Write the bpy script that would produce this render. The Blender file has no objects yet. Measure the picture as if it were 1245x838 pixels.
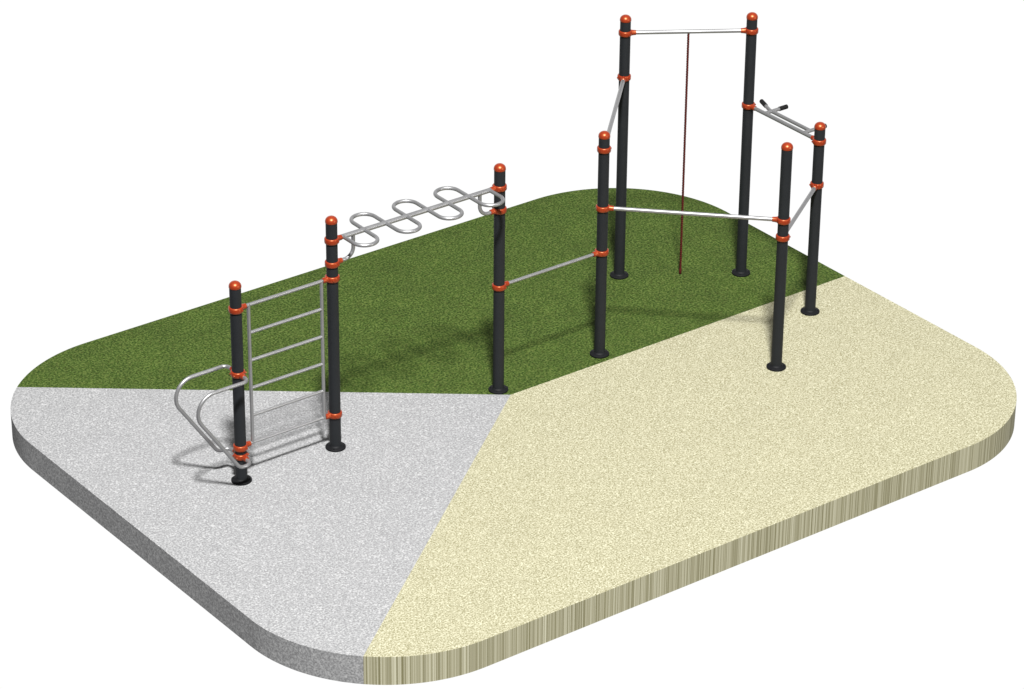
import bpy, bmesh, math
from mathutils import Vector, Matrix

scene = bpy.context.scene
col = scene.collection
PI = math.pi

# ------------------------------------------------------------------ helpers
def link(o, parent=None):
    col.objects.link(o)
    if parent is not None:
        o.parent = parent
    return o

def mesh_obj(name, bm, mat, parent=None, loc=(0, 0, 0), smooth=True, angle=40):
    bmesh.ops.recalc_face_normals(bm, faces=bm.faces)
    if smooth:
        lim = math.radians(angle)
        for f in bm.faces:
            f.smooth = True
        for e in bm.edges:
            e.smooth = not (len(e.link_faces) == 2 and e.calc_face_angle(0) > lim)
    me = bpy.data.meshes.new(name)
    bm.to_mesh(me)
    bm.free()
    me.materials.append(mat)
    o = bpy.data.objects.new(name, me)
    o.location = loc
    return link(o, parent)

def lathe(bm, prof, seg=40, origin=(0, 0, 0), close=False):
    """prof: list of (r, z); r==0 makes a pole."""
    ox, oy, oz = origin
    rings = []
    for r, z in prof:
        if r < 1e-7:
            rings.append([bm.verts.new((ox, oy, oz + z))])
        else:
            rings.append([bm.verts.new((ox + r * math.cos(2 * PI * i / seg),
                                        oy + r * math.sin(2 * PI * i / seg), oz + z)) for i in range(seg)])
    pairs = list(zip(rings, rings[1:]))
    if close:
        pairs.append((rings[-1], rings[0]))
    for a, b in pairs:
        for i in range(seg):
            j = (i + 1) % seg
            if len(a) == 1 and len(b) == 1:
                continue
            if len(a) == 1:
                bm.faces.new((a[0], b[i], b[j]))
            elif len(b) == 1:
                bm.faces.new((a[i], a[j], b[0]))
            else:
                bm.faces.new((a[i], a[j], b[j], b[i]))

def fillet(pts, radii, n=12):
    """Round the inner corners of a polyline."""
    pts = [Vector(p) for p in pts]
    out = [pts[0]]
    for i in range(1, len(pts) - 1):
        p, r = pts[i], radii[i - 1]
        a = (pts[i - 1] - p).normalized()
        b = (pts[i + 1] - p).normalized()
        ang = a.angle(b)
        t = r / math.tan(ang / 2)
        bis = (a + b).normalized()
        c = p + bis * (r / math.sin(ang / 2))
        s, e = p + a * t - c, p + b * t - c
        tot = s.angle(e)
        axis = s.cross(e).normalized()
        for k in range(n + 1):
            out.append(c + Matrix.Rotation(tot * k / n, 3, axis) @ s)
    out.append(pts[-1])
    return out

def tube(bm, path, r, seg=18, cap=True, rfun=None, twist=0.0):
    path = [Vector(p) for p in path]
    n = len(path)
    tang = []
    for i in range(n):
        a = path[max(i - 1, 0)]
        b = path[min(i + 1, n - 1)]
        tang.append((b - a).normalized())
    up = Vector((0, 0, 1)) if abs(tang[0].z) < 0.9 else Vector((1, 0, 0))
    nrm = (up - tang[0] * up.dot(tang[0])).normalized()
    rings = []
    for i in range(n):
        t = tang[i]
        nrm = (nrm - t * nrm.dot(t)).normalized()
        bi = t.cross(nrm)
        rr = r if rfun is None else rfun(i / (n - 1))
        rings.append([bm.verts.new(path[i] + (nrm * math.cos(2 * PI * k / seg) + bi * math.sin(2 * PI * k / seg)) * rr)
                      for k in range(seg)])
    for a, b in zip(rings, rings[1:]):
        for k in range(seg):
            j = (k + 1) % seg
            bm.faces.new((a[k], a[j], b[j], b[k]))
    if cap:
        bm.faces.new(rings[0][::-1])
        bm.faces.new(rings[-1])

# ------------------------------------------------------------------ materials
def new_mat(name):
    m = bpy.data.materials.new(name)
    m.use_nodes = True
    nt = m.node_tree
    return m, nt, nt.nodes['Principled BSDF']

def N(nt, kind, **kw):
    n = nt.nodes.new(kind)
    for k, v in kw.items():
        setattr(n, k, v)
    return n

def ramp(nt, stops, interp='LINEAR'):
    r = N(nt, 'ShaderNodeValToRGB')
    r.color_ramp.interpolation = interp
    el = r.color_ramp.elements
    while len(el) < len(stops):
        el.new(0.5)
    for e, (p, c) in zip(el, stops):
        e.position = p
        e.color = (c[0], c[1], c[2], 1)
    return r

def flat_coords(nt, flat=True, axes=None):
    """Object coordinates; flat drops z so that the grain runs down a cut edge as streaks."""
    tc = N(nt, 'ShaderNodeTexCoord')
    mp = N(nt, 'ShaderNodeMapping')
    if flat:
        mp.inputs['Scale'].default_value = (1, 1, 0)
    nt.links.new(tc.outputs['Object'], mp.inputs['Vector'])
    return mp.outputs['Vector']

def noise(nt, vec, scale, detail=2.0, rough=0.6):
    n = N(nt, 'ShaderNodeTexNoise')
    n.inputs['Scale'].default_value = scale
    n.inputs['Detail'].default_value = detail
    n.inputs['Roughness'].default_value = rough
    nt.links.new(vec, n.inputs['Vector'])
    return n.outputs['Fac']

def mixrgb(nt, a, b, fac, blend='MIX'):
    m = N(nt, 'ShaderNodeMix', data_type='RGBA', blend_type=blend)
    for sock, v in ((m.inputs['A'], a), (m.inputs['B'], b)):
        if isinstance(v, (tuple, list)):
            sock.default_value = (v[0], v[1], v[2], 1)
        else:
            nt.links.new(v, sock)
    fs = m.inputs['Factor']
    if isinstance(fac, (int, float)):
        fs.default_value = fac
    else:
        nt.links.new(fac, fs)
    return m.outputs['Result']

def granulate(name, stops, fleck_dark, fleck_light, scale, flat, bump, patch=0.10, rough=0.9):
    """Crumb surface: fine grain, a few light and dark crumbs, faint broad patches."""
    m, nt, b = new_mat(name)
    vec = flat_coords(nt, flat)
    fine = noise(nt, vec, scale, 1.6, 0.6)
    r = ramp(nt, stops)
    nt.links.new(fine, r.inputs['Fac'])
    c = r.outputs['Color']
    vo = N(nt, 'ShaderNodeTexVoronoi')
    vo.inputs['Scale'].default_value = scale * 1.15
    nt.links.new(vec, vo.inputs['Vector'])
    sep = N(nt, 'ShaderNodeSeparateColor')
    nt.links.new(vo.outputs['Color'], sep.inputs['Color'])
    lo = ramp(nt, [(0.80, (0, 0, 0)), (0.92, (1, 1, 1))])
    nt.links.new(sep.outputs['Red'], lo.inputs['Fac'])
    mul = N(nt, 'ShaderNodeMath', operation='MULTIPLY')
    mul.inputs[1].default_value = 0.55
    nt.links.new(lo.outputs['Color'], mul.inputs[0])
    c = mixrgb(nt, c, fleck_dark, mul.outputs[0])
    hi = ramp(nt, [(0.82, (0, 0, 0)), (0.95, (1, 1, 1))])
    nt.links.new(sep.outputs['Green'], hi.inputs['Fac'])
    mul2 = N(nt, 'ShaderNodeMath', operation='MULTIPLY')
    mul2.inputs[1].default_value = 0.6
    nt.links.new(hi.outputs['Color'], mul2.inputs[0])
    c = mixrgb(nt, c, fleck_light, mul2.outputs[0])
    big = noise(nt, vec, 2.6, 4.0, 0.6)
    pr = ramp(nt, [(0.3, (1 - patch,) * 3), (0.7, (1 + patch,) * 3)])
    nt.links.new(big, pr.inputs['Fac'])
    c = mixrgb(nt, c, pr.outputs['Color'], 1.0, 'MULTIPLY')
    nt.links.new(c, b.inputs['Base Color'])
    b.inputs['Roughness'].default_value = rough
    b.inputs['Specular IOR Level'].default_value = 0.15
    if bump:
        bp = N(nt, 'ShaderNodeBump')
        bp.inputs['Strength'].default_value = bump
        bp.inputs['Distance'].default_value = 0.006
        nt.links.new(fine, bp.inputs['Height'])
        nt.links.new(bp.outputs['Normal'], b.inputs['Normal'])
    return m

def simple(name, color, rough, metal=0.0, spec=0.5, var=0.06, vscale=9.0):
    m, nt, b = new_mat(name)
    vec = flat_coords(nt, False)
    f = noise(nt, vec, vscale, 4.0, 0.6)
    r = ramp(nt, [(0.3, tuple(c * (1 - var) for c in color)), (0.7, tuple(c * (1 + var) for c in color))])
    nt.links.new(f, r.inputs['Fac'])
    nt.links.new(r.outputs['Color'], b.inputs['Base Color'])
    rr = ramp(nt, [(0.3, (rough - 0.04,) * 3), (0.7, (rough + 0.04,) * 3)])
    nt.links.new(f, rr.inputs['Fac'])
    nt.links.new(rr.outputs['Color'], b.inputs['Roughness'])
    b.inputs['Metallic'].default_value = metal
    b.inputs['Specular IOR Level'].default_value = spec
    return m

M_TURF = granulate('green_turf', [(0.36, (0.0085, 0.0215, 0.0014)), (0.5, (0.0280, 0.0500, 0.0058)), (0.64, (0.062, 0.091, 0.020))],
                   (0.021, 0.027, 0.003), (0.073, 0.098, 0.022), 50, True, 0.2, patch=0.13)
M_GREY = granulate('grey_crumb', [(0.34, (0.136, 0.136, 0.138)), (0.5, (0.203, 0.204, 0.207)), (0.66, (0.272, 0.273, 0.275))],
                   (0.142, 0.142, 0.145), (0.345, 0.345, 0.345), 58, False, 0.08, patch=0.03)
M_SAND = granulate('beige_crumb', [(0.34, (0.136, 0.127, 0.066)), (0.5, (0.250, 0.237, 0.158)), (0.66, (0.345, 0.333, 0.242))],
                   (0.130, 0.120, 0.064), (0.41, 0.40, 0.30), 68, True, 0.08, patch=0.02)
M_POST = simple('charcoal_powder_coat', (0.0086, 0.0098, 0.0114), 0.6, 0.0, 0.22)
M_FLANGE = simple('black_rubber', (0.0045, 0.0048, 0.0055), 0.6, 0.0, 0.12)
M_RED = simple('orange_red_plastic', (0.172, 0.0165, 0.0046), 0.36, 0.0, 1.0, 0.05)
M_RED.node_tree.nodes['Principled BSDF'].inputs['Specular Tint'].default_value = (1.0, 0.52, 0.24, 1)
M_STEEL = simple('brushed_steel_tube', (0.255, 0.255, 0.26), 0.40, 0.70, 0.5, 0.04)
M_GRIP = simple('black_grip_rubber', (0.004, 0.004, 0.004), 0.7, 0.0, 0.2)

def rope_mat():
    m, nt, b = new_mat('dark_red_rope')
    vec = flat_coords(nt, False)
    w = N(nt, 'ShaderNodeTexWave', bands_direction='Z')
    w.inputs['Scale'].default_value = 14
    w.inputs['Distortion'].default_value = 1.5
    nt.links.new(vec, w.inputs['Vector'])
    r = ramp(nt, [(0.2, (0.028, 0.004, 0.003)), (0.8, (0.080, 0.012, 0.009))])
    nt.links.new(w.outputs['Fac'], r.inputs['Fac'])
    nt.links.new(r.outputs['Color'], b.inputs['Base Color'])
    b.inputs['Roughness'].default_value = 0.85
    b.inputs['Specular IOR Level'].default_value = 0.1
    return m
M_ROPE = rope_mat()

# ------------------------------------------------------------------ the ground slab
A, B, R, T = 4.322, 3.3847, 1.4727, 0.2857
J = Vector((-0.045, -0.002))
def outline():
    """Rounded rectangle, anticlockwise from the middle of the right side, with the three seam ends inserted."""
    pts = []
    for sx, sy, r, a0 in ((1, 1, R, 0), (-1, 1, R, 90), (-1, -1, R, 180), (1, -1, 1.43, 270)):
        cx, cy = sx * (A - r), sy * (B - r)
        for k in range(49):
            a = math.radians(a0 + 90 * k / 48)
            pts.append(Vector((cx + r * math.cos(a), cy + r * math.sin(a))))
    return pts
OUT = outline()
def hit(direction):
    """Where a ray from the junction leaves the outline: (index after which it falls, point)."""
    d = Vector(direction)
    for i in range(len(OUT)):
        p, q = OUT[i], OUT[(i + 1) % len(OUT)]
        e = q - p
        den = d.x * e.y - d.y * e.x
        if abs(den) < 1e-12:
            continue
        w = p - J
        t = (w.x * e.y - w.y * e.x) / den
        u = (w.x * d.y - w.y * d.x) / den
        if t > 0 and 0 <= u < 1:
            return i, J + d * t
h_right = hit((4.322 + 0.045, 0.002))
h_back = hit((-3.852 + 0.045, 2.972))
h_front = hit((-3.864 + 0.045, -2.980))
def sector(name, ha, hb, mat, label, cat):
    pts = [ha[1]]
    i = ha[0]
    while i != hb[0]:
        i = (i + 1) % len(OUT)
        pts.append(OUT[i])
    pts.append(hb[1])
    clean = [J.copy()]
    for p in pts:
        if (p - clean[-1]).length > 1e-4:
            clean.append(p)
    bm = bmesh.new()
    top = [bm.verts.new((p.x, p.y, 0)) for p in clean]
    bot = [bm.verts.new((p.x, p.y, -T)) for p in clean]
    bm.faces.new(top)
    bm.faces.new(bot[::-1])
    n = len(clean)
    for k in range(1, n - 1):        # outer edge only: the seams butt against the neighbour
        bm.faces.new((top[k], bot[k], bot[k + 1], top[k + 1]))
    o = mesh_obj(name, bm, mat, smooth=True, angle=30)
    o['label'] = label
    o['category'] = cat
    o['kind'] = 'structure'
    return o
sector('turf', h_right, h_back, M_TURF, 'green turf covering the back section of the raised base', 'ground')
sector('pavement', h_back, h_front, M_GREY, 'light grey crumb paving on the left section of the raised base', 'ground')
sector('sand', h_front, h_right, M_SAND, 'beige sandy crumb surface on the right section of the raised base', 'ground')

# ------------------------------------------------------------------ the workout frame
frame = bpy.data.objects.new('workout_frame', None)
frame.empty_display_size = 0.3
frame['label'] = 'outdoor workout frame of eight charcoal posts joined by steel bars with orange clamps'
frame['category'] = 'workout frame'
link(frame)

Y0 = 0.148
PR = 0.0545                                   # post radius
P = {1: (-3.076, Y0), 2: (-2.013, Y0), 3: (-0.083, Y0), 4: (1.178, Y0), 5: (2.424, 1.397), 6: (3.489, 0.692),
     7: (3.489, -0.396), 8: (2.424, -1.101)}
HGT = {1: 2.087, 2: 2.438, 3: 2.440, 4: 2.440, 5: 2.930, 6: 2.932, 7: 2.120, 8: 2.445}

def dirto(a, b):
    v = Vector((P[b][0] - P[a][0], P[b][1] - P[a][1], 0))
    return v.normalized()
XP, YP = Vector((1, 0, 0)), Vector((0, 1, 0))
# clamp height and the directions its sockets point to
CL = {1: [(1.804, [XP]), (1.141, [YP, -YP]), (0.365, [XP]), (0.274, [YP, -YP])],
      2: [(2.194, [XP]), (1.957, [XP]), (1.806, [-XP]), (0.366, [-XP])],
      3: [(2.197, [-XP]), (1.960, [-XP]), (1.140, [XP])],
      4: [(2.252, [dirto(4, 5)]), (1.622, [dirto(4, 8)]), (1.142, [-XP])],
      5: [(2.738, [dirto(5, 6)]), (2.254, [dirto(5, 4)])],
      6: [(2.738, [dirto(6, 5)]), (1.917, [-YP])],
      7: [(1.915, [YP]), (1.438, [dirto(7, 8)])],
      8: [(1.622, [dirto(8, 4)]), (1.438, [dirto(8, 7)])]}
SOCK = 0.110                                  # socket reach from the post's axis

def clamp_bm(z, dirs):
    bm = bmesh.new()
    h = 0.027
    prof = [(PR - 0.001, -h), (0.0615, -h), (0.0665, -h + 0.004), (0.0690, -h + 0.011), (0.0690, h - 0.011),
            (0.0665, h - 0.004), (0.0615, h), (PR - 0.001, h)]
    lathe(bm, prof, 40, (0, 0, z))
    for d in dirs:
        # flared ear that closes on the bar, with a collar at its mouth
        p0 = Vector((0, 0, z)) + d * 0.058
        n = 14
        path = [p0 + d * ((SOCK - 0.058) * k / n) for k in range(n + 1)]
        def rf(t):
            return 0.0255 + 0.006 * (1 - t) ** 2 - (0.004 if t > 0.97 else 0)
        tube(bm, path, 0.026, 20, True, rf)
        # two bolt heads on the ring's flanks, beside the ear
        s = Vector((-d.y, d.x, 0))
        for sg in (-1, 1):
            b0 = Vector((0, 0, z)) + d * 0.030 + s * sg * 0.058
            tube(bm, [b0, b0 + s * sg * 0.012], 0.009, 8, True)
    return bm

for i in range(1, 9):
    x, y = P[i]
    H = HGT[i]
    bm = bmesh.new()
    lathe(bm, [(0, 0.002), (PR, 0.002), (PR, H - 0.052), (0, H - 0.052)], 48)
    post = mesh_obj('post', bm, M_POST, frame, (x, y, 0))
    # domed cap
    bm = bmesh.new()
    prof = [(0.050, -0.062), (0.0575, -0.062), (0.0585, -0.059), (0.0585, -0.050)]
    for k in range(1, 13):
        a = PI / 2 * k / 12
        prof.append((0.0585 * math.cos(a) ** 0.92 if k < 12 else 0.0, -0.050 + 0.050 * math.sin(a)))
    lathe(bm, prof, 40)
    mesh_obj('cap', bm, M_RED, post, (0, 0, H), angle=50)
    # base flange with four bolt heads
    bm = bmesh.new()
    lathe(bm, [(PR - 0.002, 0.0005), (0.096, 0.0005), (0.0985, 0.006), (0.0975, 0.015), (0.088, 0.021), (0.070, 0.024),
               (0.062, 0.028), (0.0575, 0.036), (PR - 0.002, 0.038)], 48)
    for k in range(4):
        a = PI / 4 + k * PI / 2
        lathe(bm, [(0.0075, 0.017), (0.0075, 0.028), (0.005, 0.031), (0, 0.031)], 8, (0.079 * math.cos(a), 0.079 * math.sin(a), 0))
    mesh_obj('base_flange', bm, M_FLANGE, post)
    for z, dirs in CL[i]:
        mesh_obj('clamp', clamp_bm(z, dirs), M_RED, post)

def pt(i, z):
    return Vector((P[i][0], P[i][1], z))

def span(name, i, j, zi, zj, r, parent=frame, inset=0.075, label=None):
    a, b = pt(i, zi), pt(j, zj)
    d = (b - a).normalized()
    bm = bmesh.new()
    mid = (a + b) / 2
    path = [a + d * inset - mid, b - d * inset - mid]
    tube(bm, path, r, 24)
    o = mesh_obj(name, bm, M_STEEL, parent, mid)
    if label:
        o['label'] = label
    return o

span('pull_up_bar', 5, 6, 2.738, 2.738, 0.0205, label='tallest steel pull-up bar, the one the dark red rope hangs from')
span('pull_up_bar', 4, 5, 2.252, 2.254, 0.0205, label='steel bar sloping away behind the post at the turf corner')
span('pull_up_bar', 7, 8, 1.438, 1.438, 0.0205, label='steel bar between the two posts on the beige surface')
span('pull_up_bar', 4, 8, 1.622, 1.622, 0.0205, label='long steel bar crossing in front of the rope')
span('pull_up_bar', 3, 4, 1.140, 1.142, 0.0162, label='lowest single steel bar, over the turf behind the junction of the three surfaces')

# climbing ladder between the first two posts
XL, XR = -2.940, -2.136
zs = [1.805, 1.517, 1.229, 0.941, 0.653, 0.366]
ladder = bpy.data.objects.new('ladder', None)
ladder.empty_display_size = 0.2
ladder['label'] = 'steel climbing ladder with six rungs on the grey paving'
link(ladder, frame)
for xx in (XL, XR):
    bm = bmesh.new()
    tube(bm, [(xx, Y0, 0.352), (xx, Y0, 1.815)], 0.0168, 20)
    mesh_obj('side_rail', bm, M_STEEL, ladder)
for k, z in enumerate(zs):
    bm = bmesh.new()
    x0, x1 = (P[1][0] + 0.075, P[2][0] - 0.075) if k in (0, 5) else (XL, XR)
    tube(bm, [(x0, Y0, z), (x1, Y0, z)], 0.0150 if k else 0.0162, 20)
    mesh_obj('rung', bm, M_STEEL, ladder)

# snake bar: straight overhead tube with a wave tube welded across it
ZS = 2.196
o_bar = span('overhead_bar', 2, 3, ZS, ZS, 0.0235, label='overhead steel bar with a snaking wave tube welded along it')
base = o_bar.location.copy()
bm = bmesh.new()
xs = [-1.888 + 0.2407 * k for k in range(8)]
path = [Vector((xs[0], Y0 - 0.0, ZS))]
rr, st = 0.2407 / 2, 0.175
sgn = -1
for k in range(7):
    c = Vector(((xs[k] + xs[k + 1]) / 2, Y0 + sgn * st, ZS))
    for q in range(6):
        path.append(Vector((xs[k], Y0 + sgn * st * (q + 1) / 7, ZS)))
    for q in range(21):
        a = PI - PI * q / 20
        path.append(c + Vector((rr * math.cos(a), sgn * rr * math.sin(a), 0)))
    for q in range(6):
        path.append(Vector((xs[k + 1], Y0 + sgn * st * (6 - q) / 7, ZS)))
    path.append(Vector((xs[k + 1], Y0, ZS)))
    sgn = -sgn
tube(bm, [p - base for p in path], 0.0184, 18)
mesh_obj('wave_tube', bm, M_STEEL, o_bar)
for i, s in ((2, 1), (3, -1)):
    xp = P[i][0]
    xv = -1.774 if i == 2 else -0.318
    bm = bmesh.new()
    path = fillet([(xp + s * 0.075, Y0, 1.958), (xv, Y0, 1.958), (xv, Y0, ZS)], [0.10], 14)
    tube(bm, [p - base for p in path], 0.0185, 18)
    mesh_obj('bracket', bm, M_STEEL, o_bar)

# the two dip handles on the first post
for s in (-1, 1):
    yy = Y0 + s * 0.19
    path = [(P[1][0], Y0 + s * 0.075, 1.143), (P[1][0] - 0.012, yy, 1.143), (-3.795, yy, 1.140), (-3.205, yy, 0.268),
            (P[1][0] - 0.010, yy, 0.268), (P[1][0], Y0 + s * 0.075, 0.274)]
    pth = fillet(path, [0.055, 0.182, 0.085, 0.055], 14)
    bm = bmesh.new()
    tube(bm, pth, 0.0180, 20)
    o = mesh_obj('dip_handle', bm, M_STEEL, frame)
    o['label'] = 'steel dip handle loop nearer the grey front edge' if s < 0 else 'steel dip handle loop nearer the green turf'

# grip bar between the two right-hand posts
g = span('grip_bar', 6, 7, 1.917, 1.916, 0.0205, label='steel bar with angled handles and black rubber grips')
gb = g.location.copy()
XB = 3.572
def gtube(name, pts, r, mat, rad=None):
    bm = bmesh.new()
    pts = fillet(pts, rad, 10) if rad else pts
    tube(bm, [Vector(p) - gb for p in pts], r, 20)
    return mesh_obj(name, bm, mat, g)
ZB = 1.922
tipA, kneeA = Vector((3.655, 0.680, ZB)), Vector((XB, 0.452, ZB))
dA = (tipA - kneeA).normalized()
gtube('second_bar', [(XB, -0.165, ZB), kneeA, tipA - dA * 0.125], 0.0190, M_STEEL, [0.06])
gtube('grip', [tipA - dA * 0.128, tipA], 0.0235, M_GRIP)
for yy, tx in ((0.425, 3.775), (-0.165, 3.775)):
    gtube('handle', [(3.489, yy, ZB), (tx - 0.10, yy, ZB)], 0.0190, M_STEEL)
    gtube('grip', [(tx - 0.104, yy, ZB), (tx, yy, ZB)], 0.0235, M_GRIP)

# ------------------------------------------------------------------ the rope
bm = bmesh.new()
RX, RY = 2.9565, 1.0445
zt, zb = 2.726, 0.012
for st_ in range(3):
    path = []
    n = 520
    for k in range(n + 1):
        z = zt - (zt - zb) * k / n
        a = 2 * PI * (z / 0.085) + st_ * 2 * PI / 3
        path.append((0.0062 * math.cos(a), 0.0062 * math.sin(a), z - zb))
    tube(bm, path, 0.0066, 7)
# whipped end
lathe(bm, [(0.0, 0.0), (0.011, 0.0), (0.0145, 0.006), (0.0145, 0.05), (0.012, 0.056), (0.0, 0.056)], 16)
rope = mesh_obj('climbing_rope', bm, M_ROPE, None, (RX, RY, zb))
rope['label'] = 'thin dark red climbing rope hanging from the tallest bar down to the turf'
rope['category'] = 'rope'

# ------------------------------------------------------------------ camera
yaw, pitch = math.radians(53.8914), math.radians(27.9760)
cam = bpy.data.cameras.new('camera')
co = bpy.data.objects.new('camera', cam)
link(co)
co.location = (-17.7218, -23.3272, 16.0661)
fwd = Vector((math.cos(yaw) * math.cos(pitch), math.sin(yaw) * math.cos(pitch), -math.sin(pitch)))
co.rotation_euler = fwd.to_track_quat('-Z', 'Y').to_euler()
cam.sensor_width = 36.0
cam.lens = 4152.28 / 1245 * 36.0
cam.shift_x = (622.5 - 554.264) / 1245
cam.shift_y = (422.654 - 419.0) / 1245
cam.clip_end = 500
scene.camera = co

# ------------------------------------------------------------------ studio light
L = Vector((-15.5, -23.3, 48.0))
ld = bpy.data.lights.new('studio_lamp', 'AREA')
ld.shape = 'DISK'
ld.size = 4.5
ld.energy = 94500
ld.color = (1.0, 0.995, 0.985)
lo = bpy.data.objects.new('studio_lamp', ld)
lo.location = L
lo.rotation_euler = (-L).to_track_quat('-Z', 'Y').to_euler()
link(lo)

# low soft fill lamp off the front right, added to brighten the beige side
F = Vector((14.0, -34.0, 9.0))
fd = bpy.data.lights.new('fill_lamp', 'AREA')
fd.shape = 'DISK'
fd.size = 7.0
fd.energy = 3600
fd.color = (1.0, 0.98, 0.93)
fo = bpy.data.objects.new('fill_lamp', fd)
fo.location = F
fo.rotation_euler = (-F).to_track_quat('-Z', 'Y').to_euler()
link(fo)

# white studio backdrop behind the frame, world dimmed elsewhere to darken the slab's sides
w = bpy.data.worlds.new('World')
scene.world = w
w.use_nodes = True
nt = w.node_tree
bg = nt.nodes['Background']
tc = N(nt, 'ShaderNodeTexCoord')
dp = N(nt, 'ShaderNodeVectorMath', operation='DOT_PRODUCT')
dp.inputs[1].default_value = fwd
nt.links.new(tc.outputs['Generated'], dp.inputs[0])
mr = N(nt, 'ShaderNodeMapRange', interpolation_type='SMOOTHSTEP')
mr.inputs['From Min'].default_value = 0.30
mr.inputs['From Max'].default_value = 0.75
mr.inputs['To Min'].default_value = 0.175
mr.inputs['To Max'].default_value = 1.02
nt.links.new(dp.outputs['Value'], mr.inputs['Value'])
nt.links.new(mr.outputs['Result'], bg.inputs['Strength'])
bg.inputs['Color'].default_value = (1, 1, 1, 1)

scene.view_settings.view_transform = 'Standard'
scene.view_settings.look = 'None'
scene.view_settings.exposure = 0
scene.view_settings.gamma = 1
scene.view_settings.use_curve_mapping = False
